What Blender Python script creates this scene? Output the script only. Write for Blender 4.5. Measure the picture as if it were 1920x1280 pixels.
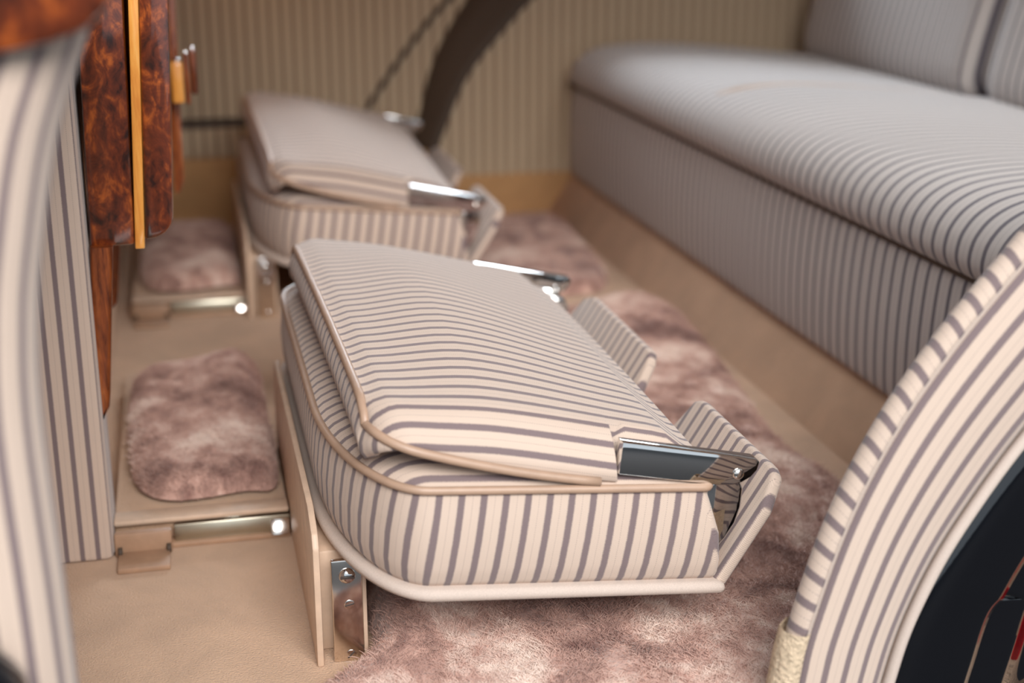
import bpy, bmesh, math, random
import numpy as np
from mathutils import Vector, Matrix, noise

random.seed(7)
for o in list(bpy.data.objects):
    bpy.data.objects.remove(o)
scn = bpy.context.scene
COL = scn.collection

# ------------------------------------------------------------------ camera
cam_d = bpy.data.cameras.new('camera')
cam_d.sensor_width = 36.0
cam_d.lens = 2667.0 / 1920.0 * 36.0
cam_d.clip_start = 0.02
cam = bpy.data.objects.new('camera', cam_d)
COL.objects.link(cam)
PITCH, YAW = math.radians(17.678), math.radians(13.073)
cam.location = (-0.370, -0.842, 0.532)
cam.rotation_euler = (math.pi / 2 - PITCH, 0, -YAW)
cam_d.dof.use_dof = True
cam_d.dof.focus_distance = 1.03
cam_d.dof.aperture_fstop = 3.5
scn.camera = cam

# ------------------------------------------------------------------ world and light
world = bpy.data.worlds.new('sky')
scn.world = world
world.use_nodes = True
bg = world.node_tree.nodes['Background']
bg.inputs['Color'].default_value = (0.80, 0.90, 1.0, 1)
bg.inputs['Strength'].default_value = 0.70


def area(name, loc, target, size, power, color):
    l = bpy.data.lights.new(name, 'AREA')
    l.shape = 'RECTANGLE'
    l.size, l.size_y = size
    l.energy = power
    l.color = color
    o = bpy.data.objects.new(name, l)
    COL.objects.link(o)
    o.location = loc
    o.rotation_euler = (Vector(target) - Vector(loc)).to_track_quat('-Z', 'Y').to_euler()
    return o


area('daylight_door_opening', (0.0, -3.1, 2.5), (-0.05, 0.4, 0.1), (2.4, 1.6), 165, (1.0, 0.975, 0.955))
area('daylight_far_window', (0.55, 2.7, 1.45), (0.0, 0.8, 0.1), (1.2, 0.6), 46, (0.82, 0.91, 1.0))
area('daylight_rear_window', (1.5, 0.9, 1.3), (0.2, 0.6, 0.2), (0.5, 1.3), 60, (0.62, 0.80, 1.0))

scn.view_settings.view_transform = 'Standard'
scn.view_settings.look = 'None'
scn.view_settings.gamma = 1.0
scn.view_settings.use_curve_mapping = False
scn.view_settings.exposure = 0.34


# ------------------------------------------------------------------ materials
def lin(r, g, b):
    f = lambda c: c / 12.92 if c <= 0.04045 else ((c + 0.055) / 1.055) ** 2.4
    return (f(r / 255), f(g / 255), f(b / 255), 1)


class NT:
    def __init__(s, name):
        s.m = bpy.data.materials.new(name)
        s.m.use_nodes = True
        s.t = s.m.node_tree
        s.b = s.t.nodes['Principled BSDF']

    def n(s, typ, **kw):
        nd = s.t.nodes.new(typ)
        for k, v in kw.items():
            setattr(nd, k, v)
        return nd

    def l(s, a, b):
        s.t.links.new(a, b)

    def val(s, x, sock):
        if hasattr(x, 'type') and hasattr(x, 'is_output'):
            s.l(x, sock)
        else:
            sock.default_value = x

    def math(s, op, a, b=None, c=None):
        nd = s.n('ShaderNodeMath', operation=op)
        s.val(a, nd.inputs[0])
        if b is not None:
            s.val(b, nd.inputs[1])
        if c is not None:
            s.val(c, nd.inputs[2])
        return nd.outputs[0]

    def mix(s, fac, a, b):
        nd = s.n('ShaderNodeMix', data_type='RGBA')
        s.val(fac, nd.inputs[0])
        s.val(a, nd.inputs[6])
        s.val(b, nd.inputs[7])
        return nd.outputs[2]

    def ramp(s, fac, stops):
        nd = s.n('ShaderNodeValToRGB')
        el = nd.color_ramp.elements
        while len(el) < len(stops):
            el.new(0.5)
        for e, (p, c) in zip(el, stops):
            e.position = p
            e.color = c
        s.l(fac, nd.inputs[0])
        return nd.outputs[0]

    def noise(s, vec, scale, detail=3, rough=0.5, dist=0.0):
        nd = s.n('ShaderNodeTexNoise')
        nd.inputs['Scale'].default_value = scale
        nd.inputs['Detail'].default_value = detail
        nd.inputs['Roughness'].default_value = rough
        nd.inputs['Distortion'].default_value = dist
        if vec is not None:
            s.l(vec, nd.inputs['Vector'])
        return nd.outputs['Fac']

    def bump(s, h, strength, dist):
        nd = s.n('ShaderNodeBump')
        nd.inputs['Strength'].default_value = strength
        nd.inputs['Distance'].default_value = dist
        s.l(h, nd.inputs['Height'])
        s.l(nd.outputs[0], s.b.inputs['Normal'])

    def set(s, **kw):
        for k, v in kw.items():
            s.b.inputs[k.replace('_', ' ')].default_value = v


PITCHU = 0.0150          # stripe repeat in metres


def fabric(name, cream, stripe, dark_frac=0.30):
    t = NT(name)
    uv = t.n('ShaderNodeUVMap')
    sep = t.n('ShaderNodeSeparateXYZ')
    t.l(uv.outputs[0], sep.inputs[0])
    u, v = sep.outputs[0], sep.outputs[1]
    wob = t.noise(uv.outputs[0], 900, 2)
    uu = t.math('ADD', u, t.math('MULTIPLY', t.math('SUBTRACT', wob, 0.5), 0.0009))
    fr = t.math('FRACT', t.math('DIVIDE', uu, PITCHU))
    # triangular distance from stripe centre
    d = t.math('ABSOLUTE', t.math('SUBTRACT', fr, 0.5))
    mr = t.n('ShaderNodeMapRange', interpolation_type='SMOOTHSTEP')
    t.l(d, mr.inputs[0])
    mr.inputs[1].default_value = dark_frac / 2 - 0.03
    mr.inputs[2].default_value = dark_frac / 2 + 0.03
    mr.inputs[3].default_value = 1
    mr.inputs[4].default_value = 0
    mask = mr.outputs[0]
    # herringbone: diagonal threads whose direction flips every sixth of the repeat
    zig = t.math('PINGPONG', u, PITCHU / 6.0)
    ph = t.math('ADD', v, zig)
    her = t.math('SINE', t.math('MULTIPLY', ph, 2 * math.pi / 0.0013))
    # dotted pinstitch lines in the cream band
    col = t.math('PINGPONG', u, PITCHU / 6.0)
    ln = t.math('LESS_THAN', col, 0.00022)
    dot = t.math('GREATER_THAN', t.math('SINE', t.math('MULTIPLY', v, 2 * math.pi / 0.0016)), -0.1)
    pins = t.math('MULTIPLY', t.math('MULTIPLY', ln, dot), t.math('SUBTRACT', 1.0, mask))
    big = t.noise(uv.outputs[0], 60, 3)
    fine = t.noise(uv.outputs[0], 2500, 2)
    c1 = t.mix(t.math('MULTIPLY', t.math('ADD', her, 1.0), 0.17), cream, tuple(x * 0.60 for x in cream[:3]) + (1,))
    c1 = t.mix(t.math('MULTIPLY', pins, 0.6), c1, stripe)
    c1 = t.mix(t.math('MULTIPLY', big, 0.16), c1, tuple(x * 0.75 for x in cream[:3]) + (1,))
    c2 = t.mix(fine, tuple(x * 0.72 for x in stripe[:3]) + (1,), tuple(min(1, x * 1.3) for x in stripe[:3]) + (1,))
    t.l(t.mix(mask, c1, c2), t.b.inputs['Base Color'])
    t.set(Roughness=0.92)
    t.b.inputs['Specular IOR Level'].default_value = 0.15
    t.b.inputs['Sheen Weight'].default_value = 0.25
    t.b.inputs['Sheen Roughness'].default_value = 0.5
    hgt = t.math('ADD', t.math('MULTIPLY', her, 0.5), fine)
    t.bump(hgt, 0.35, 0.0004)
    return t.m


CREAM = lin(214, 192, 175)
STRIPE = lin(126, 110, 110)
M = {}
M['fabric'] = fabric('striped_fabric', CREAM, STRIPE)
M['fabric_grey'] = fabric('striped_bench_fabric', lin(206, 199, 194), lin(104, 99, 106), 0.26)


M['fabric_wall'] = fabric('striped_wall_fabric', lin(216, 194, 164), lin(138, 116, 96), 0.34)


def simple(name, c, rough, metal=0.0, coat=0.0, noise_amt=0.0, nscale=300, bump=0.0, bdist=0.001, spec=None, sheen=0.0):
    t = NT(name)
    t.set(Roughness=rough, Metallic=metal)
    t.b.inputs['Coat Weight'].default_value = coat
    t.b.inputs['Coat Roughness'].default_value = 0.05
    t.b.inputs['Sheen Weight'].default_value = sheen
    if spec is not None:
        t.b.inputs['Specular IOR Level'].default_value = spec
    tc = t.n('ShaderNodeTexCoord')
    if noise_amt or bump:
        nz = t.noise(tc.outputs['Object'], nscale, 4, 0.6)
    if noise_amt:
        lo = tuple(x * (1 - noise_amt) for x in c[:3]) + (1,)
        hi = tuple(min(1, x * (1 + noise_amt)) for x in c[:3]) + (1,)
        t.l(t.ramp(nz, [(0.3, lo), (0.7, hi)]), t.b.inputs['Base Color'])
    else:
        t.b.inputs['Base Color'].default_value = c
    if bump:
        t.bump(nz, bump, bdist)
    return t.m


M['piping'] = simple('tan_leather_piping', lin(176, 146, 124), 0.42, noise_amt=0.08, nscale=60, bump=0.1, bdist=0.0004)
M['leather'] = simple('beige_leather', lin(206, 178, 154), 0.5, noise_amt=0.1, nscale=60, bump=0.25, bdist=0.0006)
M['edging'] = simple('cream_cloth_edging', lin(200, 183, 171), 0.95, noise_amt=0.12, nscale=1500, bump=0.5, bdist=0.0006, spec=0.1)
M['boucle'] = simple('cream_boucle', lin(226, 202, 172), 0.95, noise_amt=0.2, nscale=320, bump=1.0, bdist=0.004, spec=0.1)
M['chrome'] = simple('chrome', lin(225, 224, 222), 0.05, 1.0)
M['satin'] = simple('satin_steel', lin(232, 224, 216), 0.16, 1.0, noise_amt=0.06, nscale=90)
M['plate'] = simple('brushed_plate', lin(196, 190, 172), 0.32, 1.0, noise_amt=0.05, nscale=60)
M['slot'] = simple('screw_slot', lin(70, 58, 52), 0.6)
M['paint'] = simple('black_body_paint', lin(8, 9, 14), 0.08, 0.0, 1.0)
M['trim_shade'] = simple('dark_trim_and_shade', lin(74, 60, 49), 0.7)  # dark trim brown; also paints shade into the far door gap and pocket line
M['asphalt'] = simple('asphalt', lin(38, 38, 40), 0.9, noise_amt=0.2, nscale=120, bump=0.3, bdist=0.003)
M['red'] = simple('red_reflector', lin(200, 24, 22), 0.25, 0, 0.6)
M['bracket'] = simple('brown_bracket', lin(166, 132, 106), 0.5, noise_amt=0.1, nscale=80)


def carpet(name, c):
    t = NT(name)
    tc = t.n('ShaderNodeTexCoord')
    a = t.noise(tc.outputs['Object'], 14, 4, 0.6, 0.4)
    b = t.noise(tc.outputs['Object'], 520, 3, 0.7)
    c0 = t.ramp(a, [(0.3, tuple(x * 0.84 for x in c[:3]) + (1,)), (0.7, tuple(min(1, x * 1.12) for x in c[:3]) + (1,))])
    c1 = t.mix(t.math('MULTIPLY', b, 0.45), c0, tuple(x * 0.6 for x in c[:3]) + (1,))
    t.l(c1, t.b.inputs['Base Color'])
    t.set(Roughness=0.95)
    t.b.inputs['Specular IOR Level'].default_value = 0.1
    t.b.inputs['Sheen Weight'].default_value = 0.2
    t.bump(b, 0.8, 0.003)
    return t.m


M['carpet'] = carpet('beige_carpet', lin(216, 178, 146))
M['carpet_wall'] = carpet('tan_carpet', lin(214, 166, 116))


def wood(name, dark, mid, light, scale, straight=False):
    t = NT(name)
    tc = t.n('ShaderNodeTexCoord')
    mp = t.n('ShaderNodeMapping')
    t.l(tc.outputs['Object'], mp.inputs[0])
    mp.inputs['Scale'].default_value = (scale, scale, scale * (0.12 if straight else 0.6))
    n1 = t.noise(mp.outputs[0], 1.0, 5, 0.6, 2.2)
    n2 = t.noise(mp.outputs[0], 2.6, 4, 0.6, 2.0)
    n3 = t.noise(mp.outputs[0], 16, 4, 0.7, 0.5)
    f = t.math('ADD', t.math('MULTIPLY', n1, 0.55), t.math('MULTIPLY', n2, 0.45))
    c = t.ramp(f, [(0.40, dark), (0.53, mid), (0.68, light)])
    c = t.mix(t.math('MULTIPLY', n3, 0.3), c, dark)
    t.l(c, t.b.inputs['Base Color'])
    t.set(Roughness=0.3)
    t.b.inputs['Coat Weight'].default_value = 0.9
    t.b.inputs['Coat Roughness'].default_value = 0.06
    return t.m


M['burl'] = wood('walnut_burl', lin(44, 15, 6), lin(118, 50, 20), lin(212, 110, 40), 26)
M['walnut'] = wood('walnut_straight', lin(86, 36, 14), lin(150, 76, 32), lin(200, 118, 56), 60, True)
M['inlay'] = wood('pale_inlay', lin(222, 138, 56), lin(244, 168, 76), lin(252, 196, 112), 60, True)


def fur(name, dark, mid, light, scale=9.0):
    t = NT(name)
    tc = t.n('ShaderNodeTexCoord')
    sp = t.n('ShaderNodeSeparateXYZ')
    t.l(tc.outputs['Object'], sp.inputs[0])
    cb = t.n('ShaderNodeCombineXYZ')
    t.l(sp.outputs[0], cb.inputs[0])
    t.l(sp.outputs[1], cb.inputs[1])
    a = t.noise(cb.outputs[0], scale, 3, 0.55, 0.8)
    b = t.noise(cb.outputs[0], scale * 4.5, 4, 0.65, 0.6)
    f = t.math('ADD', t.math('MULTIPLY', a, 0.62), t.math('MULTIPLY', b, 0.38))
    c = t.ramp(f, [(0.37, dark), (0.5, mid), (0.61, light)])
    n = t.noise(tc.outputs['Object'], 400, 2)
    c = t.mix(t.math('MULTIPLY', n, 0.3), c, mid)
    t.l(c, t.b.inputs['Base Color'])
    t.set(Roughness=0.75)
    t.b.inputs['Specular IOR Level'].default_value = 0.2
    t.b.inputs['Sheen Weight'].default_value = 0.3
    nb = t.noise(tc.outputs['Object'], 260, 3, 0.7)
    t.bump(nb, 0.5, 0.004)
    return t.m


M['fur'] = fur('sheepskin', lin(122, 84, 76), lin(204, 165, 150), lin(246, 226, 212))


# ------------------------------------------------------------------ mesh helpers
def mesh_obj(name, verts, faces, mat, parent=None, uvs=None, smooth=True, kind=None):
    me = bpy.data.meshes.new(name)
    me.from_pydata([tuple(v) for v in verts], [], faces)
    if uvs is not None:
        ul = me.uv_layers.new(name='UVMap')
        flat = [c for fuv in uvs for p in fuv for c in p]
        ul.data.foreach_set('uv', flat)
    if smooth:
        me.polygons.foreach_set('use_smooth', [True] * len(me.polygons))
    me.materials.append(mat if not isinstance(mat, str) else M[mat])
    me.validate()
    o = bpy.data.objects.new(name, me)
    COL.objects.link(o)
    if parent is not None:
        o.parent = parent
    if kind:
        o['kind'] = kind
    return o


def tag(o, label, cat=None, group=None, kind=None):
    o['label'] = label
    if cat:
        o['category'] = cat
    if group:
        o['group'] = group
    if kind:
        o['kind'] = kind
    return o


def thing(name, loc, label, cat, group=None):
    o = bpy.data.objects.new(name, None)
    o.empty_display_size = 0.05
    COL.objects.link(o)
    o.location = loc
    return tag(o, label, cat, group)


class MB:
    """collects faces with per-corner uv, offset to a parent origin"""
    def __init__(s, org=(0, 0, 0)):
        s.v, s.f, s.uv, s.org = [], [], [], Vector(org)

    def add(s, p):
        s.v.append(Vector(p) - s.org)
        return len(s.v) - 1

    def face(s, idx, uv):
        s.f.append(tuple(idx))
        s.uv.append(list(uv))

    def loft(s, rows, uvrows, closed=False):
        """rows: list of rows of points; closed joins each row's last to first (uvrows rows are one longer)"""
        ids = [[s.add(p) for p in r] for r in rows]
        n = len(rows[0])
        for i in range(len(rows) - 1):
            for j in range(n if closed else n - 1):
                k = (j + 1) % n
                s.face((ids[i][j], ids[i][k], ids[i + 1][k], ids[i + 1][j]),
                       (uvrows[i][j], uvrows[i][j + 1], uvrows[i + 1][j + 1], uvrows[i + 1][j]))
        return ids

    def cap(s, ids, uvf=lambda p: (p.x, p.y), flip=False):
        ids = list(reversed(ids)) if flip else list(ids)
        s.face(ids, [uvf(s.v[i] + s.org) for i in ids])

    def build(s, name, mat, parent=None, smooth=True, kind=None):
        o = mesh_obj(name, s.v, s.f, mat, parent, s.uv, smooth, kind)
        bm = bmesh.new()
        bm.from_mesh(o.data)
        bmesh.ops.recalc_face_normals(bm, faces=bm.faces)
        bm.to_mesh(o.data)
        bm.free()
        return o


def sharp(o, ang=35):
    o.data.set_sharp_from_angle(angle=math.radians(ang))
    return o


def prism(name, poly, axis, a, b, mat, parent=None, org=(0, 0, 0), bevel=0.0, seg=2, uv=None):
    """extrude a 2-D polygon: axis 'y' -> poly is (x,z); 'x' -> (y,z); 'z' -> (x,y)"""
    def P(p, t):
        return {'y': Vector((p[0], t, p[1])), 'x': Vector((t, p[0], p[1])), 'z': Vector((p[0], p[1], t))}[axis]
    bm = bmesh.new()
    org = Vector(org)
    va = [bm.verts.new(P(p, a) - org) for p in poly]
    vb = [bm.verts.new(P(p, b) - org) for p in poly]
    n = len(poly)
    bm.faces.new(va)
    bm.faces.new(list(reversed(vb)))
    for i in range(n):
        k = (i + 1) % n
        bm.faces.new((va[k], va[i], vb[i], vb[k]))
    bmesh.ops.recalc_face_normals(bm, faces=bm.faces)
    if bevel:
        es = [e for e in bm.edges if len(e.link_faces) == 2 and e.calc_face_angle(0) > math.radians(25)]
        bmesh.ops.bevel(bm, geom=es, offset=bevel, segments=seg, affect='EDGES', clamp_overlap=True, profile=0.5)
    ul = bm.loops.layers.uv.new('UVMap')
    for f in bm.faces:
        for l in f.loops:
            p = l.vert.co + org
            if uv:
                l[ul].uv = uv(p, f.normal)
            else:
                l[ul].uv = (p.x, p.z)
        f.smooth = bevel > 0
    me = bpy.data.meshes.new(name)
    bm.to_mesh(me)
    bm.free()
    me.materials.append(M[mat] if isinstance(mat, str) else mat)
    o = bpy.data.objects.new(name, me)
    COL.objects.link(o)
    if parent is not None:
        o.parent = parent
    sharp(o, 40)
    return o


def box(name, x0, x1, y0, y1, z0, z1, mat, parent=None, org=(0, 0, 0), bevel=0.002, seg=2, uv=None):
    return prism(name, [(x0, z0), (x1, z0), (x1, z1), (x0, z1)], 'y', y0, y1, mat, parent, org, bevel, seg, uv)


def crom(pts, n):
    """Catmull-Rom resample with n samples per span"""
    P = [Vector(p) for p in pts]
    P = [P[0] * 2 - P[1]] + P + [P[-1] * 2 - P[-2]]
    out = []
    for i in range(1, len(P) - 2):
        a, b, c, d = P[i - 1], P[i], P[i + 1], P[i + 2]
        for k in range(n):
            t = k / n
            out.append(0.5 * ((2 * b) + (c - a) * t + (2 * a - 5 * b + 4 * c - d) * t * t + (3 * b - a - 3 * c + d) * t ** 3))
    out.append(P[-2].copy())
    return out


def tube(name, path, r, mat, parent=None, org=(0, 0, 0), closed=False, ns=8):
    P = [Vector(p) for p in path]
    n = len(P)
    mb = MB(org)
    rows = []
    up = Vector((0, 0, 1))
    for i in range(n):
        if closed:
            t = P[(i + 1) % n] - P[i - 1]
        else:
            t = P[min(i + 1, n - 1)] - P[max(i - 1, 0)]
        t.normalize()
        s = t.cross(up)
        if s.length < 1e-4:
            s = Vector((1, 0, 0))
        s.normalize()
        q = s.cross(t)
        rows.append([P[i] + (s * math.cos(a) + q * math.sin(a)) * r for a in [2 * math.pi * k / ns for k in range(ns)]])
    if closed:
        rows.append(rows[0])
    uvr = [[(k * 0.001, i * 0.001) for k in range(ns + 1)] for i in range(len(rows))]
    ids = mb.loft(rows, uvr, closed=True)
    if not closed:
        mb.cap(ids[0])
        mb.cap(ids[-1], flip=True)
    return mb.build(name, mat, parent)


def dome(name, c, r, h, mat, parent, org=(0, 0, 0), axis=(0, -1, 0), ns=20):
    """rounded rivet head on a face"""
    ax = Vector(axis).normalized()
    s = ax.orthogonal().normalized()
    q = ax.cross(s)
    rows = []
    for k in range(6):
        a = k / 6 * math.pi / 2
        rr, hh = r * math.cos(a), h * math.sin(a)
        rows.append([Vector(c) + ax * hh + (s * math.cos(t) + q * math.sin(t)) * rr for t in [2 * math.pi * j / ns for j in range(ns)]])
    mb = MB(org)
    ids = mb.loft(rows, [[(0, 0)] * (ns + 1)] * 6, closed=True)
    mb.cap(ids[-1])
    mb.cap(ids[0], flip=True)
    return mb.build(name, mat, parent)


def rrect(x0, x1, y0, y1, rf, rb, n=10):
    """rounded rectangle outline; rf radius at x0 corners, rb at x1 corners; counter-clockwise from (x1,y0)->"""
    pts = []
    def arc(cx, cy, r, a0, a1):
        for k in range(n + 1):
            a = a0 + (a1 - a0) * k / n
            pts.append((cx + r * math.cos(a), cy + r * math.sin(a)))
    hp = math.pi / 2
    ne = 14
    def edge(p, q):
        for k in range(1, ne):
            pts.append((p[0] + (q[0] - p[0]) * k / ne, p[1] + (q[1] - p[1]) * k / ne))
    fx, fy = rf if isinstance(rf, tuple) else (rf, rf)
    gy = min(fy, 0.075)          # the door-side front corner is swept more than the inner one
    def ell(cx, cy, a0, a1, fy):
        for k in range(2 * n + 1):
            a = a0 + (a1 - a0) * k / (2 * n)
            pts.append((cx + fx * math.cos(a), cy + fy * math.sin(a)))
    arc(x1 - rb, y1 - rb, rb, 0, hp)
    edge((x1 - rb, y1), (x0 + fx, y1))
    ell(x0 + fx, y1 - gy, hp, 2 * hp, gy)
    edge((x0, y1 - gy), (x0, y0 + fy))
    ell(x0 + fx, y0 + fy, 2 * hp, 3 * hp, fy)
    edge((x0 + fx, y0), (x1 - rb, y0))
    arc(x1 - rb, y0 + rb, rb, 3 * hp, 4 * hp)
    edge((x1, y0 + rb), (x1, y1 - rb))
    return pts


def smooth01(t):
    t = max(0.0, min(1.0, t))
    return t * t * (3 - 2 * t)


def struct(o, label, cat):
    return tag(o, label, cat, kind='structure')


def poly_uv_yz(p, n):
    return (p.y, p.z)


# ------------------------------------------------------------------ the setting
WY = 1.50       # inner face of the far side
fl = box('floor', -0.95, 1.25, -0.085, 1.75, -0.06, 0.0, 'carpet', bevel=0.0)
struct(fl, 'flat beige carpet covering the whole cabin floor', 'carpet floor')

# far side: closed door card on the left, quarter panel on the right with a curved edge
def cloth_uv_x(p, n):
    return (p.x * 0.78, p.z)


# far door card (recessed) with pocket band and carpeted kick strip
door = box('door_1', -0.62, 0.20, WY + 0.045, WY + 0.075, -0.02, 0.56, 'fabric_wall', bevel=0.0, uv=cloth_uv_x)
struct(door, 'closed far door card covered in brown lit striped cloth', 'door')
box('pocket_band', -0.62, -0.06, WY + 0.012, WY + 0.05, 0.112, 0.158, 'fabric_wall', door, bevel=0.006, uv=cloth_uv_x)
box('pocket_shadow_strip', -0.62, -0.06, WY + 0.030, WY + 0.05, 0.158, 0.172, 'trim_shade', door, bevel=0.002)  # dark strip painted as the shadow line above the pocket band
box('kick_carpet', -0.62, 0.06, WY, WY + 0.05, 0.0, 0.112, 'carpet_wall', door, bevel=0.003)
tube('card_seam', crom([(-0.085, WY + 0.044, 0.15), (-0.045, WY + 0.044, 0.21), (0.02, WY + 0.044, 0.295), (0.08, WY + 0.044, 0.36), (0.2, WY + 0.044, 0.46)], 6), 0.0045, 'trim_shade', door)

arc_out = [(0.028, 0.0), (0.034, 0.07), (0.056, 0.14), (0.101, 0.237), (0.174, 0.322), (0.215, 0.362), (0.32, 0.45), (0.45, 0.53)]
ao = crom([(x, 0, z) for x, z in arc_out], 6)
quarter_poly = [(p.x, p.z) for p in ao] + [(0.45, 0.56), (1.2, 0.56), (1.2, 0.0)]
qp = prism('wall_far', quarter_poly, 'y', WY, WY + 0.09, 'fabric_wall', bevel=0.0, uv=cloth_uv_x)
struct(qp, 'far rear quarter panel in striped cloth beside the bench', 'trim panel')
box('kick_carpet', 0.034, 0.30, WY - 0.008, WY + 0.004, 0.0, 0.068, 'carpet_wall', qp, bevel=0.002)
# rolled edge along that curve, its dark colour painting the shaded door gap
mb = MB()
rows, uvr = [], []
dacc = 0
for i, p in enumerate(ao):
    a, b = ao[max(i - 1, 0)], ao[min(i + 1, len(ao) - 1)]
    t = (b - a).normalized()
    nrm = Vector((-t.z, 0, t.x))
    if i:
        dacc += (p - ao[i - 1]).length
    wdt = 0.018 + 0.045 * smooth01((p.z - 0.1) / 0.3)
    prof = [(0.0, -0.004), (0.008, -0.006), (0.016, 0.0), (0.02 + wdt * 0.4, 0.022), (0.02 + wdt, 0.040), (0.02 + wdt, 0.06)]
    rows.append([Vector((p.x, WY + d, p.z)) + nrm * o for o, d in prof])
    uvr.append([(dacc, o) for o, d in prof])
mb.loft(rows, uvr)
er = mb.build('edge_roll', 'trim_shade', qp)
er['label'] = 'rolled edge of the far door opening, coloured dark brown as the shade in its gap'

# bulkhead and outer shell behind the bench and in front of the division (out of frame, keep light real)
struct(box('wall_back', 1.2, 1.25, -0.17, 1.75, 0.0, 0.7, 'leather', bevel=0.0), 'beige bulkhead behind the rear bench', 'bulkhead')
struct(box('ceiling', -0.95, 1.25, -0.05, 1.62, 0.90, 0.94, 'leather', bevel=0.0), 'beige cloth headlining over the cabin', 'ceiling')
gr = box('ground', -8, 8, -9, 9, -0.46, -0.42, 'asphalt', bevel=0.0)
struct(gr, 'dark asphalt ground under the car', 'ground')

# ------------------------------------------------------------------ division on the left
DX = -0.449
dv = box('wall_left', -0.62, DX, 0.275, 0.34, 0.0, 0.899, 'fabric', bevel=0.006, uv=lambda p, n: ((p.x + 0.0055) * 1.2 if abs(n.y) > 0.5 else p.y * 0.9, p.z))
struct(dv, 'striped cloth end panel of the partition at left', 'partition')
dv2 = box('wall_front', -0.62, -0.468, 0.34, WY + 0.05, 0.0, 0.899, 'leather', bevel=0.0)
struct(dv2, 'beige partition between cabin and driver below the wooden cabinet', 'partition')


def lean(o, k, z0):
    for v in o.data.vertices:
        v.co.x += k * (v.co.z - z0)
    return o


cab = thing('wood_cabinet', (-0.43, 0.85, 0.26), 'glossy walnut burl cabinet with pale inlay strip on the partition', 'cabinet')
corg = (-0.43, 0.85, 0.26)
lean(box('body', -0.4475, -0.413, 0.30, WY + 0.03, 0.261, 0.58, 'burl', cab, corg, 0.003), 0.03, 0.0)
lean(box('inlay_strip', -0.413, -0.4055, 0.299, WY + 0.03, 0.258, 0.58, 'inlay', cab, corg, 0.001), 0.05, 0.0)
# the hinged leaf with a rounded lower corner
leaf = [(-0.4055, 0.58), (-0.4055, 0.264)]
for k in range(9):
    a = -math.pi / 2 + k / 8 * math.pi / 2
    leaf.append((-0.402 + 0.019 * math.cos(a), 0.283 + 0.0185 * math.sin(a)))
leaf.append((-0.383, 0.58))
lean(prism('door_leaf', leaf, 'y', 0.302, 0.66, 'burl', cab, corg, 0.003), 0.05, 0.0)
tb = thing('picnic_table', (-0.375, 1.0, 0.22), 'narrow walnut table leaf with amber finger catches, folded behind the burl door', 'table')
lean(prism('leaf', [(-0.383, 0.58), (-0.383, 0.226), (-0.381, 0.219), (-0.376, 0.222), (-0.372, 0.235), (-0.372, 0.58)], 'y', 0.70, 1.15, 'walnut', tb, (-0.375, 1.0, 0.22), 0.002), 0.02, 0.0)
for i, (x0, x1, y0, zt, zb) in enumerate([(-0.378, -0.3655, 0.668, 0.363, 0.320), (-0.3645, -0.3590, 0.672, 0.371, 0.318), (-0.3578, -0.3515, 0.68, 0.374, 0.327)]):
    fg = box('catch_finger', x0, x1, y0, y0 + 0.03, zb, zt, 'inlay' if i == 0 else 'walnut', tb, (-0.375, 1.0, 0.22), 0.003, 3)
    dome('tip', ((x0 + x1) / 2, y0 + 0.012, zt - 0.001), (x1 - x0) * 0.45, 0.004, 'chrome', fg, (-0.375, 1.0, 0.22), (0, 0, 1))


def spear(y, zt, zb, x0, x1, label):
    t = thing('wood_spear', ((x0 + x1) / 2, y, zb), label, 'wood trim')
    rows, uvr = [], []
    mbx = MB(((x0 + x1) / 2, y, zb))
    N = 14
    for i in range(N + 1):
        s = i / N
        z = zt + (zb - zt) * s
        wl = x0 - 0.008 * s
        wr = x1 - 0.014 * s
        if s > 0.9:
            m = math.sqrt(max(0.02, 1 - ((s - 0.9) / 0.1) ** 2))
            c = (wl + wr) / 2
            wl, wr = c + (wl - c) * m, c + (wr - c) * m
        ring = [(wl, y + 0.012), (wl, y + 0.002), (wl + 0.002, y), (wr - 0.002, y), (wr, y + 0.002), (wr, y + 0.012)]
        rows.append([Vector((a, b, z)) for a, b in ring])
        uvr.append([(0, 0)] * 7)
    ids = mbx.loft(rows, uvr, closed=True)
    mbx.cap(ids[0])
    mbx.cap(ids[-1], flip=True)
    sharp(mbx.build('blade', 'walnut', t), 50)
    return t


spear(0.292, 0.262, 0.119, -0.4475, -0.430, 'long tapered walnut spear running down the partition edge')
spear(0.50, 0.262, 0.150, -0.452, -0.428, 'shorter tapered walnut spear hidden partly behind the long one')

# ------------------------------------------------------------------ blurred foreground post on the left
def bpost():
    zs = [-0.1, 0.0, 0.1, 0.163, 0.215, 0.297, 0.347, 0.384, 0.431, 0.477, 0.53]
    xs = [-0.438, -0.438, -0.439, -0.440, -0.441, -0.443, -0.440, -0.434, -0.423, -0.405, -0.387]
    c = crom([(x, 0, z) for x, z in zip(xs, zs)], 5)
    mbx = MB()
    rows, uvr = [], []
    for p in c:
        off = [(-0.10, -0.215), (-0.06, -0.216), (-0.04, -0.215), (-0.025, -0.212), (-0.013, -0.206), (-0.005, -0.197), (-0.0005, -0.185), (-0.001, -0.176), (-0.010, -0.15), (-0.04, -0.05), (-0.07, 0.1), (-0.10, 0.278)]
        pts = crom([(p.x + a, b, p.z) for a, b in off], 4)
        d, ur = 0, []
        for i, q in enumerate(pts):
            if i:
                d += (q - pts[i - 1]).length
            ur.append((d * 0.98, p.z))
        rows.append(pts)
        uvr.append(ur)
    mbx.loft(rows, uvr)
    return mbx.build('trim_1', 'fabric')


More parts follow.
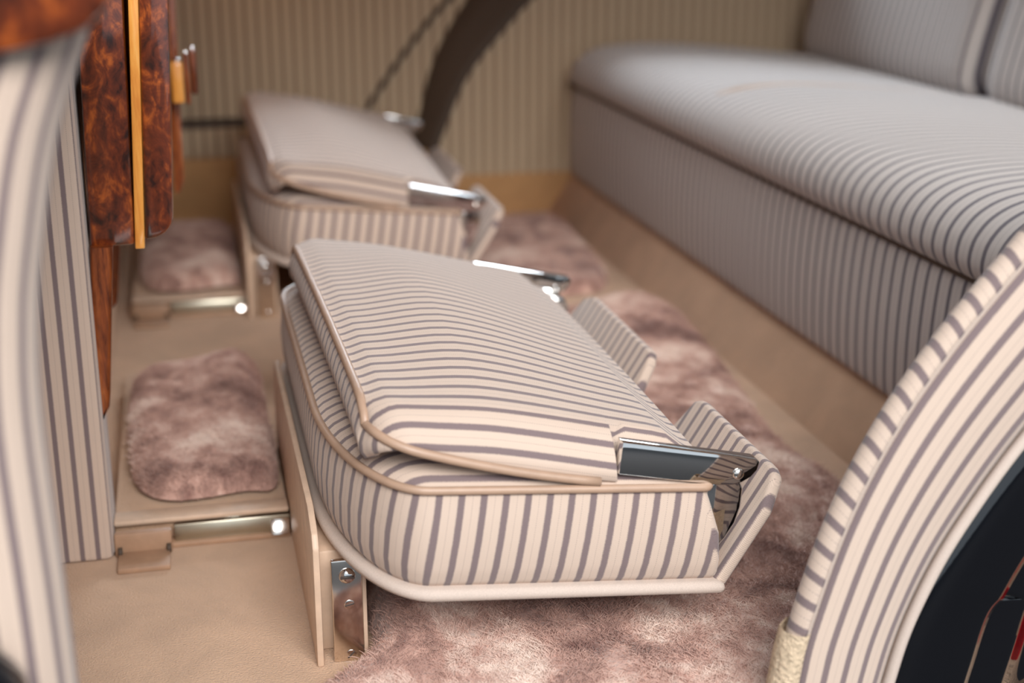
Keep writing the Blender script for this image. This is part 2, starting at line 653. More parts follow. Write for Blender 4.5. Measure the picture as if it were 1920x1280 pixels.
bp = struct(bpost(), 'out of focus striped padded door post nearest at left', 'door post')
cap_poly = [(-0.60, 0.452), (-0.47, 0.462), (-0.445, 0.4665), (-0.42, 0.4715), (-0.406, 0.477), (-0.397, 0.484), (-0.392, 0.50), (-0.39, 0.56), (-0.60, 0.56)]
wc = prism('trim_2', cap_poly, 'y', -0.228, 0.10, 'burl', bevel=0.004)
struct(wc, 'blurred walnut burl cap rail on top of the nearest post', 'wood rail')
st = prism('trim_3', [(-0.60, -0.1), (-0.43, -0.1), (-0.457, 0.185), (-0.472, 0.207), (-0.60, 0.29)], 'y', -0.245, -0.222, 'paint', bevel=0.004)
struct(st, 'black painted door step edge in the lower left corner', 'body panel')

# ------------------------------------------------------------------ curved rear post on the right
S = [(0.27, 0.47), (0.19, 0.40), (0.120, 0.318), (0.077, 0.265), (0.043, 0.213), (0.016, 0.154), (-0.005, 0.082), (-0.011, 0.046), (-0.018, 0.0), (-0.022, -0.06)]
B = [(0.33, 0.40), (0.245, 0.325), (0.175, 0.258), (0.130, 0.205), (0.100, 0.162), (0.077, 0.122), (0.060, 0.080), (0.0505, 0.043), (0.043, 0.0), (0.039, -0.06)]
NS = 6
Sc = crom([(x, 0, z) for x, z in S], NS)
Bc = crom([(x, 0, z) for x, z in B], NS)
post = thing('rear_post', (0.02, -0.1, 0.0), 'curved striped cloth rear door post sweeping up at right', 'door post')
porg = (0.02, -0.1, 0.0)
band, roll, body, bead, red, bou = MB(porg), MB(porg), MB(porg), MB(porg), MB(porg), MB(porg)
acc = 0
R = {k: ([], []) for k in ('band', 'roll', 'bead', 'body', 'red')}
for i, (s, b) in enumerate(zip(Sc, Bc)):
    if i:
        acc += (s - Sc[i - 1]).length
    ax = (b - s).normalized()          # outward across the band
    w = (b - s).length
    wf = 0.071
    r1 = [s + (b - s) * t + Vector((0, -0.100 - 0.006 * math.sin(math.pi * t), 0)) for t in [k / 10 for k in range(11)]]
    R['band'][0].append(r1)
    R['band'][1].append([(0.0026 + (k / 10) * wf, acc) for k in range(11)])
    prof = [(0.0, -0.100), (-0.001, -0.1025), (-0.004, -0.1018), (-0.0075, -0.0985), (-0.0095, -0.094), (-0.0085, -0.088), (-0.003, -0.084), (0.02, -0.082), (0.06, -0.080)]
    R['roll'][0].append([s + ax * o + Vector((0, d, 0)) for o, d in prof])
    R['roll'][1].append([(acc * 0.85 + 0.28 * (-o), d) for o, d in prof])
    pr2 = [(0.0, -0.100), (0.001, -0.106), (0.005, -0.107), (0.008, -0.104), (0.0085, -0.096)]
    R['bead'][0].append([b + ax * o + Vector((0, d, 0)) for o, d in pr2])
    R['bead'][1].append([(o, acc) for o, d in pr2])
    pr3 = [(0.004, -0.100), (0.03, -0.0985), (0.062, -0.096), (0.068, -0.094), (0.070, -0.088), (0.074, -0.087), (0.10, -0.084), (0.108, -0.082), (0.110, -0.076), (0.125, -0.074), (0.16, -0.072)]
    R['body'][0].append([b + ax * o + Vector((0, d, 0)) for o, d in pr3])
    R['body'][1].append([(o, acc) for o, d in pr3])
    pr4 = [(0.158, -0.072), (0.162, -0.078), (0.172, -0.080), (0.185, -0.076)]
    R['red'][0].append([b + ax * o + Vector((0, d, 0)) for o, d in pr4])
    R['red'][1].append([(o, acc) for o, d in pr4])
for k, nm, mt in (('band', 'face_panel', 'fabric'), ('roll', 'edge_roll', 'fabric'), ('bead', 'edge_bead', 'edging'), ('body', 'painted_shut_face', 'paint'), ('red', 'red_edge', 'red')):
    m = MB(porg)
    m.loft(*R[k])
    o = m.build(nm, mt, post)
    sd = o.modifiers.new('thickness', 'SOLIDIFY')
    sd.thickness = 0.0015
    sd.offset = -1
tube('stitch_seam', [s + Vector((0, -0.1022, 0)) for s in Sc], 0.0007, 'edging', post, porg, ns=6)
# boucle piece wrapped round the foot of the post
m = MB(porg)
rows, uvr = [], []
for i, (s, b) in enumerate(zip(Sc, Bc)):
    if s.z > 0.089:
        continue
    ax = (b - s).normalized()
    prof = [(0.001, -0.103), (-0.004, -0.1065), (-0.010, -0.104), (-0.0145, -0.097), (-0.014, -0.088), (-0.006, -0.080), (0.02, -0.078)]
    rows.append([s + ax * o + Vector((0, d, 0)) for o, d in prof])
    uvr.append([(o, 0) for o, d in prof])
m.loft(rows, uvr)
bo = m.build('boucle_foot', 'boucle', post)
bo['label'] = 'cream boucle foot of the post'
struct(box('sill', -0.60, -0.03, -0.20, -0.0855, -0.10, -0.03, 'paint', bevel=0.004), 'black painted door sill below the carpet edge', 'body panel').name = 'trim_4'

# ------------------------------------------------------------------ occasional seats
SEAT_ORG = Vector((-0.14, 0.25, 0.0))


def seat_slope(x):
    return -0.085 * (x + 0.238)


def make_seat():
    org = SEAT_ORG
    root = thing('jump_seat', (0, 0, 0), '', 'seat', 'folding jump seats')
    # --- cushion
    x0, x1, y0, y1 = -0.288, -0.036, 0.0, 0.53
    rfx, rfy, rb = 0.060, 0.165, 0.006
    mbx = MB(org)
    levels = [(0.088, -0.004), (0.094, 0.0005), (0.105, 0.0035), (0.125, 0.0045), (0.145, 0.0030), (0.158, 0.0005)]
    rows, uvr = [], []
    for z, g in levels:
        o = rrect(x0 - g, x1 + (0.010 if z < 0.12 else 0.010 - (z - 0.12) * 0.3), y0 - g, y1 + g, (rfx + g, rfy + g), rb)
        base = rrect(x0, x1, y0, y1, (rfx, rfy), rb)
        d, ur = 0, []
        for j in range(len(o) + 1):
            if j:
                d += math.dist(base[j % len(base)], base[j - 1])
            jj = j % len(base)
            tv = Vector(base[(jj + 1) % len(base)]) - Vector(base[jj - 1])
            du = (Vector(o[jj]) - Vector(base[jj])).dot(tv.normalized()) if tv.length > 1e-9 else 0.0
            ur.append((d + du - 0.16 * (z - 0.09), z))
        rows.append([Vector((px, py, z + seat_slope(px))) for px, py in o])
        uvr.append(ur)
    ids = mbx.loft(rows, uvr, closed=True)
    mbx.cap(ids[0])
    # top panel: inset rings
    rows, uvr = [], []
    for g, h in [(0.0005, 0.158), (-0.006, 0.164), (-0.014, 0.1685), (-0.026, 0.172), (-0.045, 0.174), (-0.075, 0.1745), (-0.11, 0.1745)]:
        o = rrect(x0 - g, x1 + g * 0.6, y0 - g, y1 + g, (max(0.02, rfx + g), max(0.02, rfy + g)), max(0.001, rb + g * 0.05))
        rows.append([Vector((px, py, h + seat_slope(px))) for px, py in o])
        uvr.append([(py, px) for px, py in o + o[:1]])
    ids = mbx.loft(rows, uvr, closed=True)
    mbx.cap(ids[-1], uvf=lambda p: (p.y, p.x))
    mbx.build('cushion', 'fabric', root)
    out = rrect(x0 - 0.001, x1 + 0.001, y0 - 0.001, y1 + 0.001, (rfx, rfy), rb)
    pth = [(px, py, 0.1595 + seat_slope(px)) for px, py in out]
    tube('cushion_piping', pth, 0.0031, 'piping', root, org, closed=True)
    # --- base board with cloth edge
    bo = rrect(x0 - 0.007, x1 + 0.014, y0 - 0.006, y1 + 0.006, (rfx + 0.006, rfy + 0.006), 0.004)
    mbx = MB(org)
    lv = [(0.0805, -0.003), (0.0815, -0.0008), (0.0845, 0.0), (0.0875, -0.0008), (0.0890, -0.004)]
    rows = [[Vector((px + (org.x - px) * -g * 0 + 0, py, z + seat_slope(px))) for px, py in rrect(x0 - 0.007 - g, x1 + 0.014 + g, y0 - 0.006 - g, y1 + 0.006 + g, (rfx + 0.006, rfy + 0.006), 0.004)] for z, g in lv]
    uvr = [[(0, 0)] * (len(bo) + 1)] * len(lv)
    ids = mbx.loft(rows, uvr, closed=True)
    mbx.cap(ids[0])
    mbx.cap(ids[-1], flip=True)
    mbx.build('base_board', 'edging', root)
    # --- upright back board with a notch between two ears, leaning rearward
    L = 0.083
    poly = [(0.0, 0.0), (0.0, 0.058), (0.012, 0.080), (0.024, L), (0.160, L), (0.170, 0.079), (0.184, 0.040), (0.196, 0.034), (0.255, 0.034),
            (0.268, 0.040), (0.282, 0.076), (0.292, L), (0.468, L), (0.488, 0.076), (0.496, 0.058), (0.496, 0.0)]
    bx, bz, tx, tz = -0.030, 0.069, 0.0185, 0.146
    dirv = Vector((tx - bx, 0, tz - bz)).normalized()
    nrm = Vector((dirv.z, 0, -dirv.x))
    bm = bmesh.new()
    fr = [bm.verts.new(Vector((bx, y, bz)) + dirv * t * 1.08 - org) for y, t in poly]
    bk = [bm.verts.new(Vector((bx, y, bz)) + dirv * t * 1.08 + nrm * 0.010 - org) for y, t in poly]
    bm.faces.new(fr)
    bm.faces.new(list(reversed(bk)))
    for i in range(len(poly)):
        k = (i + 1) % len(poly)
        bm.faces.new((fr[k], fr[i], bk[i], bk[k]))
    bmesh.ops.recalc_face_normals(bm, faces=bm.faces)
    bmesh.ops.bevel(bm, geom=list(bm.edges), offset=0.0035, segments=3, affect='EDGES', clamp_overlap=True, profile=0.5)
    ul = bm.loops.layers.uv.new('UVMap')
    for f in bm.faces:
        f.smooth = True
        for l in f.loops:
            p = l.vert.co + org
            l[ul].uv = (p.y + 0.004, (p - Vector((bx, 0, bz))).dot(dirv))
    me = bpy.data.meshes.new('back_board')
    bm.to_mesh(me)
    bm.free()
    me.materials.append(M['fabric'])
    bb = bpy.data.objects.new('back_board', me)
    COL.objects.link(bb)
    bb.parent = root
    # --- folded backrest pad
    px0, px1 = -0.264, -0.034
    W = 0.50
    def zp(x):
        if x >= -0.1:
            return 0.152 - 0.17 * (x + 0.1)
        d = -0.1 - x
        return 0.152 + 0.165 * d + 0.66 * d * d
    def y_in(x):
        r = 0.030
        d = x - px0
        a = r - math.sqrt(max(0, r * r - (r - d) ** 2)) if d < r else 0.0
        if x > -0.101:
            a = max(a, 0.0135)
        return a + 0.001
    xs = [px0 + 0.03 * (1 - math.cos(k / 8 * math.pi / 2)) for k in range(9)]
    xs += [-0.234 + 0.012 * k for k in range(1, 12)] + [-0.1015, -0.1005, -0.09, -0.08, -0.07, -0.06, -0.052, -0.045, -0.040, -0.036, -0.034]
    def skew(p):
        p = Vector(p)
        k = max(0.0, min(1.0, (-0.1 - p.x) / 0.16)) * p.y / 0.5
        return Vector((p.x - 0.011 * k, p.y, p.z + 0.007 * k))
    mbx = MB(org)
    rows, uvr = [], []
    NT_ = 30
    for x in xs:
        a = y_in(x)
        e = 0.05 * smooth01((x - px0) / 0.05)
        ztl = 0.181 - 0.19 * (x + 0.1)
        z_p = zp(x)
        zt = ztl - 0.005 * (1 - smooth01((x - px0) / 0.016))
        endf = smooth01((px1 - x + 0.0) / 0.03)
        boxh = 0.004
        zb = z_p - boxh
        if x > -0.1:
            zt = (0.150 + (zt - 0.150) * (0.25 + 0.75 * endf))
            zb = 0.146 - 0.05 * (x + 0.1)
            z_p = zb + 0.003
        ln = (0.25 + 0.75 * smooth01((x - px0) / 0.085)) * (0.15 + 0.85 * smooth01((px1 - x) / 0.15))
        top = []
        for k in range(NT_ + 1):
            t = k / NT_
            # cosine spacing puts points at the edges
            q = 0.5 - 0.5 * math.cos(math.pi * t)
            y = min(max(a, 0.001 + (W - 0.002) * q), W - a)
            ed = min(y - a, W - a - y)
            er_ = 0.020 if x < -0.1 else 0.007
            z = z_p + (zt - z_p) * math.sqrt(min(1.0, ed / er_)) if ed < er_ else zt
            z += 0.024 * ln * (1 - (2 * q - 1) ** 2) ** 0.8
            top.append(Vector((x, y, z)))
        if x == xs[0]:
            ring0 = [Vector(p) for p in top]
        d = 0
        ut = []
        for k, p in enumerate(top):
            if k:
                d += math.hypot(p.y - top[k - 1].y, p.z - top[k - 1].z)
            ut.append(d)
        mid = ut[NT_ // 2]
        ins = 0.010 if x < -0.1 else 0.004
        bot = [Vector((x, W - a - ins, zb)), Vector((x, W / 2, zb)), Vector((x, a + ins, zb))]
        rows.append([skew(p) for p in top + bot])
        uvr.append([(u - mid + 0.25, x) for u in ut] + [(x, 0.0), (x, 0.0), (x, 0.0), (x, 0.03)])
    ids = mbx.loft(rows, uvr, closed=True)
    mbx.cap(ids[0], uvf=lambda p: (p.y, p.z))
    mbx.cap(ids[-1], uvf=lambda p: (p.y, p.z), flip=True)
    pad = mbx.build('backrest_pad', 'fabric', root)
    xr = [x for x in xs if x <= -0.104]
    near = [(x, y_in(x) - 0.0015, zp(x) - 0.0005) for x in reversed(xr)]
    far = [(x, W - y_in(x) + 0.0015, zp(x) - 0.0005) for x in xr]
    mids = [(px0 - 0.0015, p.y, p.z - 0.001) for p in ring0[1:-1]]
    near[-1] = (px0 - 0.001, near[-1][1], near[-1][2])
    far[0] = (px0 - 0.001, far[0][1], far[0][2])
    ppath = [Vector(p) for p in near + mids + far]
    cols = []
    d = 0
    for i, p in enumerate(ppath):
        tg = ppath[min(i + 1, len(ppath) - 1)] - ppath[max(i - 1, 0)]
        nn = Vector((tg.y, -tg.x, 0)).normalized() * -1.0
        if nn.x > 0 and abs(nn.x) > abs(nn.y):
            nn = -nn
        wt = smooth01((-0.236 - p.x) / 0.024) * smooth01((min(p.y, W - p.y) + 0.012) / 0.06)
        if i:
            d += (p - ppath[i - 1]).length
        h = 0.001 + 0.029 * wt
        cols.append((d, [p + nn * o * wt + Vector((0, 0, -h * q)) for o, q in ((0.0, 0.0), (0.004, 0.22), (0.0065, 0.5), (0.006, 0.8), (0.002, 1.0), (-0.01, 1.0))]))
    mx = MB(org)
    mx.loft([[skew(p) for p in c] for d, c in cols], [[(d, k * 0.006) for k in range(6)] for d, c in cols])
    mx.build('boxing', 'fabric', pad)
    tube('piping', [skew(p) for p in near + mids + far], 0.0033, 'piping', pad, org)
    # --- chrome arms, rivets and hinge brackets
    arm_poly = [(-0.101, 0.1575), (-0.0985, 0.1805), (-0.003, 0.1595), (0.0, 0.1575), (-0.0015, 0.1515), (-0.006, 0.1465), (-0.013, 0.1430), (-0.020, 0.1418), (-0.030, 0.1428)]
    br_poly = [(-0.0385, 0.128), (-0.0345, 0.1405), (-0.029, 0.143), (-0.022, 0.145), (-0.0125, 0.1445), (-0.0085, 0.1355), (-0.0095, 0.122), (-0.013, 0.110), (-0.020, 0.099), (-0.0285, 0.0900), (-0.033, 0.092)]
    for side in (0, 1):
        ya, yb = (0.0, 0.0115) if side == 0 else (0.4885, 0.50)
        ar = prism('arm', arm_poly, 'y', ya, yb, 'chrome', root, org, 0.0009, 2)
        ar['label'] = 'polished chrome arm'
        if side == 0:
            dome('rivet', (-0.0155, 0.0, 0.1500), 0.0043, 0.0026, 'satin', ar, org, (0, -1, 0))
        else:
            dome('rivet', (-0.0155, 0.4885, 0.1490), 0.0040, 0.006, 'chrome', ar, org, (0, -1, 0))
        y2 = (0.006, 0.030) if side == 0 else (0.466, 0.494)
        b_ = prism('hinge_bracket', br_poly, 'y', y2[0], y2[1], 'chrome', root, org, 0.0018, 3)
        b_['label'] = 'chrome hinge bracket'
    # --- pedestal
    prism('pedestal_panel', [(0.066, 0.0), (0.066, 0.092), (0.072, 0.102), (0.10, 0.112), (0.43, 0.114), (0.45, 0.10), (0.46, 0.0)], 'x', -0.302, -0.2970, 'leather', root, org, 0.0015)
    box('pedestal_core', -0.2970, -0.272, 0.09, 0.50, 0.0, 0.0795, 'leather', root, org, 0.002)
    pl = box('pedestal_plate', -0.2895, -0.2675, 0.070, 0.0745, 0.0, 0.0805, 'satin', root, org, 0.0012)
    pl['label'] = 'polished steel side plate'
    pl2 = box('plate_return', -0.2675, -0.2645, 0.071, 0.10, 0.0, 0.0805, 'leather', root, org, 0.0008)
    sc = dome('screw', (-0.2782, 0.070, 0.0685), 0.0060, 0.0042, 'chrome', pl, org)
    box('screw_slot', -0.2832, -0.2732, 0.0655, 0.0672, 0.0677, 0.0693, 'slot', sc, org, 0.0)
    for zz, rot in ((0.0455, 0.2), (0.0055, 0.8)):
        fs = dome('flush_screw', (-0.2772, 0.070, zz), 0.0038, 0.0006, 'satin', pl, org)
        c, s_ = math.cos(rot) * 0.0034, math.sin(rot) * 0.0034
        h = 0.0005
        sl = prism('screw_slot', [(-0.2772 - c - s_ * .12, zz - s_ + c * .12), (-0.2772 + c - s_ * .12, zz + s_ + c * .12), (-0.2772 + c + s_ * .12, zz + s_ - c * .12), (-0.2772 - c + s_ * .12, zz - s_ - c * .12)], 'y', 0.0690, 0.0700, 'slot', fs, org)
    return root


def copy_tree(o, parent=None):
    c = o.copy()
    COL.objects.link(c)
    c.parent = parent
    for ch in list(o.children):
        copy_tree(ch, c)
    return c


seat = make_seat()
seat.location = SEAT_ORG
seat['label'] = 'nearer striped folding seat with its backrest folded flat, in sharp focus'
seat2 = copy_tree(seat)
seat2.location = SEAT_ORG + Vector((0.0, 0.885, 0))
for ch in seat2.children:
    if ch.name.startswith(('backrest_pad', 'arm')):      # this backrest is left a little skewed
        a_ = 0.045
        piv = Vector((0, -0.25, 0.16))
        Rm = Matrix.Rotation(a_, 4, 'X')
        ch.matrix_basis = Matrix.Translation(piv) @ Rm @ Matrix.Translation(-piv)
seat2['label'] = 'farther blurred striped folding seat beside the far door'

# ------------------------------------------------------------------ rear bench
bench = thing('rear_bench', (0.5, 0.7, 0.0), 'wide grey striped rear bench seat with rounded cushion', 'bench')
borg = (0.5, 0.7, 0.0)
YA, YB = -0.06, WY - 0.003
CRE = 0.875


def ys_list():
    a = [YA + (YB - YA) * k / 60 for k in range(61)]
    a += [CRE + d for d in (-0.03, -0.02, -0.012, -0.006, -0.002, 0.002, 0.006, 0.012, 0.02, 0.03)]
    a += [YB - d for d in (0.003, 0.008, 0.014, 0.022, 0.032, 0.045, 0.06)]
    return sorted(set(round(x, 5) for x in a))


ysl = ys_list()
val = [(0.287, 0.064), (0.275, 0.066), (0.271, 0.075), (0.2685, 0.11), (0.268, 0.15), (0.270, 0.19), (0.2735, 0.212), (0.280, 0.219)]
vc = crom([(x, 0, z) for x, z in val], 3)
m = MB(borg)
arc = [0]
for i in range(1, len(vc)):
    arc.append(arc[-1] + (vc[i] - vc[i - 1]).length)
rows = [[Vector((p.x + 0.01 * smooth01((y - YB + 0.03) / 0.03), y, p.z)) for p in vc] for y in ysl]
m.loft(rows, [[(y * 0.74, a) for a in arc] for y in ysl])
m.build('valance', 'fabric_grey', bench)
cs = [(0.283, 0.216), (0.270, 0.2185), (0.263, 0.228), (0.2615, 0.240), (0.266, 0.256), (0.280, 0.272), (0.305, 0.2835), (0.345, 0.289), (0.40, 0.290), (0.48, 0.285), (0.56, 0.277), (0.64, 0.268), (0.70, 0.262), (0.78, 0.255)]
cc = crom([(x, 0, z) for x, z in cs], 4)
arc = [0]
for i in range(1, len(cc)):
    arc.append(arc[-1] + (cc[i] - cc[i - 1]).length)
m = MB(borg)
rows = []
for y in ysl:
    e = smooth01((y - (YB - 0.075)) / 0.075)
    ce = math.exp(-((y - CRE) / 0.010) ** 2)
    tilt = 0.004 * math.exp(-max(0, CRE - y) / 0.12) if y < CRE else -0.001
    r = []
    for p in cc:
        k = smooth01((p.z - 0.225) / 0.05)
        top = smooth01((p.x - 0.29) / 0.07)
        z = p.z - 0.055 * e * e * k - 0.010 * ce * top + tilt * top
        x = p.x + 0.012 * e * e
        r.append(Vector((x, y, z)))
    rows.append(r)
m.loft(rows, [[(y * 0.74, a) for a in arc] for y in ysl])
cu = m.build('seat_cushion', 'fabric_grey', bench)
tube('front_piping', [(0.2735, y, 0.2165) for y in ysl], 0.0038, 'trim_shade', bench, borg)
tube('centre_welt', crom([(0.298, CRE, 0.2790), (0.33, CRE, 0.2870), (0.38, CRE, 0.2895), (0.45, CRE, 0.2865), (0.55, CRE, 0.2765), (0.64, CRE, 0.2655)], 5), 0.0040, 'edging', bench, borg)


def back_pad(ya, yb):
    m = MB(borg)
    prof = crom([(0.735, 0, 0.250), (0.700, 0, 0.252), (0.672, 0, 0.262), (0.662, 0, 0.285), (0.668, 0, 0.33), (0.690, 0, 0.42), (0.72, 0, 0.55), (0.75, 0, 0.68), (0.78, 0, 0.72), (0.84, 0, 0.73)], 4)
    a = [0]
    for i in range(1, len(prof)):
        a.append(a[-1] + (prof[i] - prof[i - 1]).length)
    ys = [ya + (yb - ya) * (0.5 - 0.5 * math.cos(math.pi * k / 24)) for k in range(25)]
    rows = []
    for y in ys:
        ed = min(y - ya, yb - y)
        q = math.sqrt(max(0.0, 1 - min(1, ed / 0.03)))
        rows.append([Vector((p.x + 0.05 * q ** 3 * (1 if p.x < 0.8 else 0), y, p.z + 0.012 * q ** 3 * (1 if p.z < 0.3 else 0))) for p in prof])
    m.loft(rows, [[(y * 0.74, u) for u in a] for y in ys])
    return m.build('backrest', 'fabric_grey', bench)


back_pad(CRE + 0.012, WY - 0.04)
back_pad(0.29, CRE + 0.006)
hb = prism('heelboard', [(0.236, 0.0), (0.31, 0.0), (0.31, 0.078), (0.290, 0.078)], 'y', -0.10, WY - 0.001, 'carpet', bench, borg, 0.001)
box('bench_box', 0.31, 1.15, YA, WY - 0.01, 0.0, 0.20, 'leather', bench, borg, 0.0)
box('squab_panel', 0.86, 0.90, YA, WY - 0.01, 0.20, 0.75, 'leather', bench, borg, 0.0)

# ------------------------------------------------------------------ floor rails and stepped platforms in front of the seats
def platform(y, y_end, label, rail_label):
    t = thing('foot_platform', (-0.37, y, 0), label, 'platform')
    o = (-0.37, y, 0)
    box('board', -0.449, -0.303, y + 0.012, y_end, 0.0, 0.022, 'carpet', t, o, 0.002)
    box('ledge', -0.449, -0.303, y + 0.004, y + 0.026, 0.020, 0.025, 'leather', t, o, 0.002)
    r = thing('floor_rail', (-0.37, y, 0), rail_label, 'rail')
    box('track', -0.449, -0.303, y - 0.004, y + 0.0118, 0.0, 0.0045, 'bracket', r, o, 0.001)
    p = box('face_plate', -0.400, -0.303, y - 0.0, y + 0.0036, 0.0045, 0.0185, 'plate', r, o, 0.0008)
    lean_y(p, 0.15, 0.0045)
    tube('bright_strip', [(-0.398, y + 0.0075, 0.0195), (-0.304, y + 0.0075, 0.0195)], 0.0014, 'chrome', r, o)
    ca = box('catch', -0.320, -0.303, y - 0.008, y + 0.003, 0.004, 0.0165, 'satin', r, o, 0.002)
    lean_y(ca, 0.6, 0.004)
    b = box('hinge', -0.4488, -0.402, y - 0.013, y - 0.0045, 0.0, 0.021, 'bracket', r, o, 0.002)
    b['label'] = 'brown hinge at the end of the rail'
    box('hinge_flap', -0.446, -0.404, y - 0.045, y - 0.013, 0.0, 0.005, 'bracket', b, o, 0.0012)
    for xx in (-0.446, -0.4065):
        tube('knuckle', [(xx, y - 0.0145, 0.006), (xx + 0.0035, y - 0.0145, 0.006)], 0.004, 'trim_shade', b, o)
    return t


def lean_y(o, k, z0):
    for v in o.data.vertices:
        v.co.y += k * (v.co.z - z0)
    return o


platform(0.292, 0.70, 'carpeted step under the small fur mat before the nearer seat', 'bright metal rail on the floor before the nearer seat')
platform(0.985, 1.40, 'carpeted step under the small fur mat before the farther seat', 'blurred metal rail on the floor before the farther seat')

# ------------------------------------------------------------------ sheepskin rugs
rng = np.random.default_rng(5)


def inside(poly, X, Y):
    n = len(poly)
    res = np.zeros(X.shape, bool)
    j = n - 1
    for i in range(n):
        xi, yi = poly[i]
        xj, yj = poly[j]
        c = ((yi > Y) != (yj > Y)) & (X < (xj - xi) * (Y - yi) / (yj - yi + 1e-12) + xi)
        res ^= c
        j = i
    return res


def edge_dist(poly, X, Y):
    d = np.full(X.shape, 9.0)
    n = len(poly)
    for i in range(n):
        ax, ay = poly[i]
        bx, by = poly[(i + 1) % n]
        vx, vy = bx - ax, by - ay
        L2 = vx * vx + vy * vy + 1e-12
        t = np.clip(((X - ax) * vx + (Y - ay) * vy) / L2, 0, 1)
        d = np.minimum(d, np.hypot(X - ax - t * vx, Y - ay - t * vy))
    return d


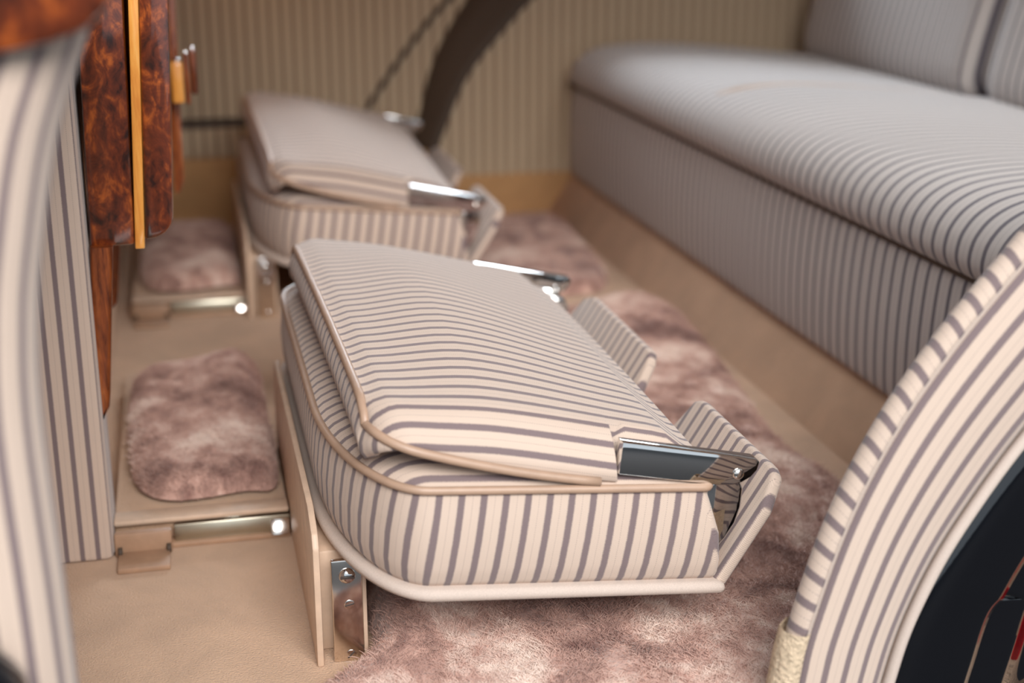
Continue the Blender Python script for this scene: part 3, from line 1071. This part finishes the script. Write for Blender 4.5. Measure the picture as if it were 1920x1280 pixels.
def rug(poly, base, thick, label, hairs, hump=None, hair_len=0.0065, step=0.008):
    pc = crom([(x, y, 0) for x, y in poly + poly[:1]], 5)[:-1]
    poly = [(p.x, p.y) for p in pc]
    cx = sum(p[0] for p in poly) / len(poly)
    cy = sum(p[1] for p in poly) / len(poly)
    t = thing('sheepskin_rug', (cx, cy, base), label, 'rug', 'sheepskin rugs')

    def hz(x, y, d):
        e = min(1.0, d / 0.03)
        h = thick * math.sqrt(max(0.0, 1 - (1 - e) ** 2))
        n1 = noise.noise((x * 14, y * 14, 3.1))
        n2 = noise.noise((x * 45, y * 45, 8.0))
        h += (0.0055 * n1 + 0.0028 * n2) * e
        if hump:
            h += hump(x, y) * e
        return base + max(0.001, h)
    x0, x1 = min(p[0] for p in poly), max(p[0] for p in poly)
    y0, y1 = min(p[1] for p in poly), max(p[1] for p in poly)
    # radial rings keep a clean outline
    NR = 34
    verts, faces = [], []
    P = np.array(poly)
    n = len(poly)
    for r in range(NR + 1):
        s = 1 - r / NR
        q = np.array([cx, cy]) + (P - np.array([cx, cy])) * max(s, 0.0005)
        d = edge_dist(poly, q[:, 0], q[:, 1])
        for k in range(n):
            verts.append((q[k, 0] - cx, q[k, 1] - cy, (hz(q[k, 0], q[k, 1], d[k]) if r else base + 0.0005) - base))
    for r in range(NR):
        for k in range(n):
            k2 = (k + 1) % n
            faces.append((r * n + k, r * n + k2, (r + 1) * n + k2, (r + 1) * n + k))
    mesh_obj('pelt', verts, faces, 'fur', t)
    # pile: real hair strands
    K = 4
    pts = []
    rad = []
    need = hairs
    xs_, ys_ = [], []
    while need > 0:
        X = rng.uniform(x0, x1, need * 2)
        Y = rng.uniform(y0, y1, need * 2)
        ok = inside(poly, X, Y)
        xs_.append(X[ok][:need])
        ys_.append(Y[ok][:need])
        need -= min(need, int(ok.sum()))
    X = np.concatenate(xs_)
    Y = np.concatenate(ys_)
    D = edge_dist(poly, X, Y)
    N = len(X)
    pos = np.zeros((N, K, 3), np.float32)
    jit = rng.normal(0, 1, (N, 2))
    for i in range(N):
        x, y, d = X[i], Y[i], D[i]
        z = hz(x, y, d)
        f = noise.noise_vector((x * 22, y * 22, 1.7))
        dx, dy = f.x * 0.4 + jit[i, 0] * 0.32, f.y * 0.4 + jit[i, 1] * 0.32
        L = hair_len * (0.75 + 0.5 * abs(jit[i, 0]) * 0.4)
        for k in range(K):
            s = k / (K - 1)
            pos[i, k] = (x - cx + dx * L * s * s, y - cy + dy * L * s * s, z - base - 0.002 + L * s * (1 - 0.25 * s))
    hc = bpy.data.hair_curves.new('pile')
    hc.add_curves([K] * N)
    hc.points.foreach_set('position', pos.reshape(-1))
    ra = np.tile(np.array([0.00030, 0.00030, 0.00024, 0.00010], np.float32), N)
    hc.points.foreach_set('radius', ra)
    hc.materials.append(M['fur'])
    ho = bpy.data.objects.new('pile', hc)
    COL.objects.link(ho)
    ho.parent = t
    ho['kind'] = 'stuff'
    return t


def hump_near(x, y):
    # rides up against the seat pedestal plate and over the far end
    return 0.034 * math.exp(-(((x + 0.235) / 0.028) ** 2 + ((y - 0.13) / 0.06) ** 2)) + 0.012 * math.exp(-(((x - 0.20) / 0.08) ** 2 + ((y - 0.80) / 0.08) ** 2))


rug([(-0.258, 0.14), (-0.2585, 0.09), (-0.264, 0.066), (-0.295, 0.034), (-0.314, 0.006), (-0.312, -0.03), (-0.28, -0.05), (-0.16, -0.07), (0.0, -0.072), (0.09, -0.068), (0.135, 0.0), (0.155, 0.12), (0.198, 0.26), (0.186, 0.36), (0.205, 0.52), (0.228, 0.70), (0.230, 0.83), (0.19, 0.89), (0.08, 0.86), (-0.08, 0.82), (-0.17, 0.75), (-0.22, 0.5), (-0.255, 0.3)],
    0.0, 0.022, 'large mottled brown and cream sheepskin rug beneath the nearer seat', 170000, hump_near)
rug([(-0.16, 0.99), (-0.05, 0.96), (0.1, 0.965), (0.18, 0.98), (0.215, 1.08), (0.222, 1.2), (0.232, 1.34), (0.22, 1.41), (0.16, 1.40), (0.06, 1.42), (-0.1, 1.42), (-0.17, 1.38), (-0.175, 1.2)],
    0.0, 0.020, 'dusky brown sheepskin rug beneath the farther seat', 30000)
rug([(-0.437, 0.40), (-0.425, 0.35), (-0.395, 0.326), (-0.34, 0.334), (-0.309, 0.345), (-0.307, 0.5), (-0.308, 0.64), (-0.325, 0.665), (-0.37, 0.665), (-0.415, 0.66), (-0.438, 0.625), (-0.44, 0.5)],
    0.0262, 0.022, 'small pale mottled sheepskin mat between partition and nearer seat', 35000, lambda x, y: 0.012 * smooth01((x + 0.40) / 0.08) * smooth01((y - 0.45) / 0.15))
rug([(-0.437, 1.07), (-0.42, 1.025), (-0.38, 1.015), (-0.33, 1.03), (-0.309, 1.04), (-0.308, 1.2), (-0.31, 1.33), (-0.36, 1.35), (-0.42, 1.34), (-0.44, 1.2)],
    0.0262, 0.024, 'small dark sheepskin mat between partition and farther seat', 15000)
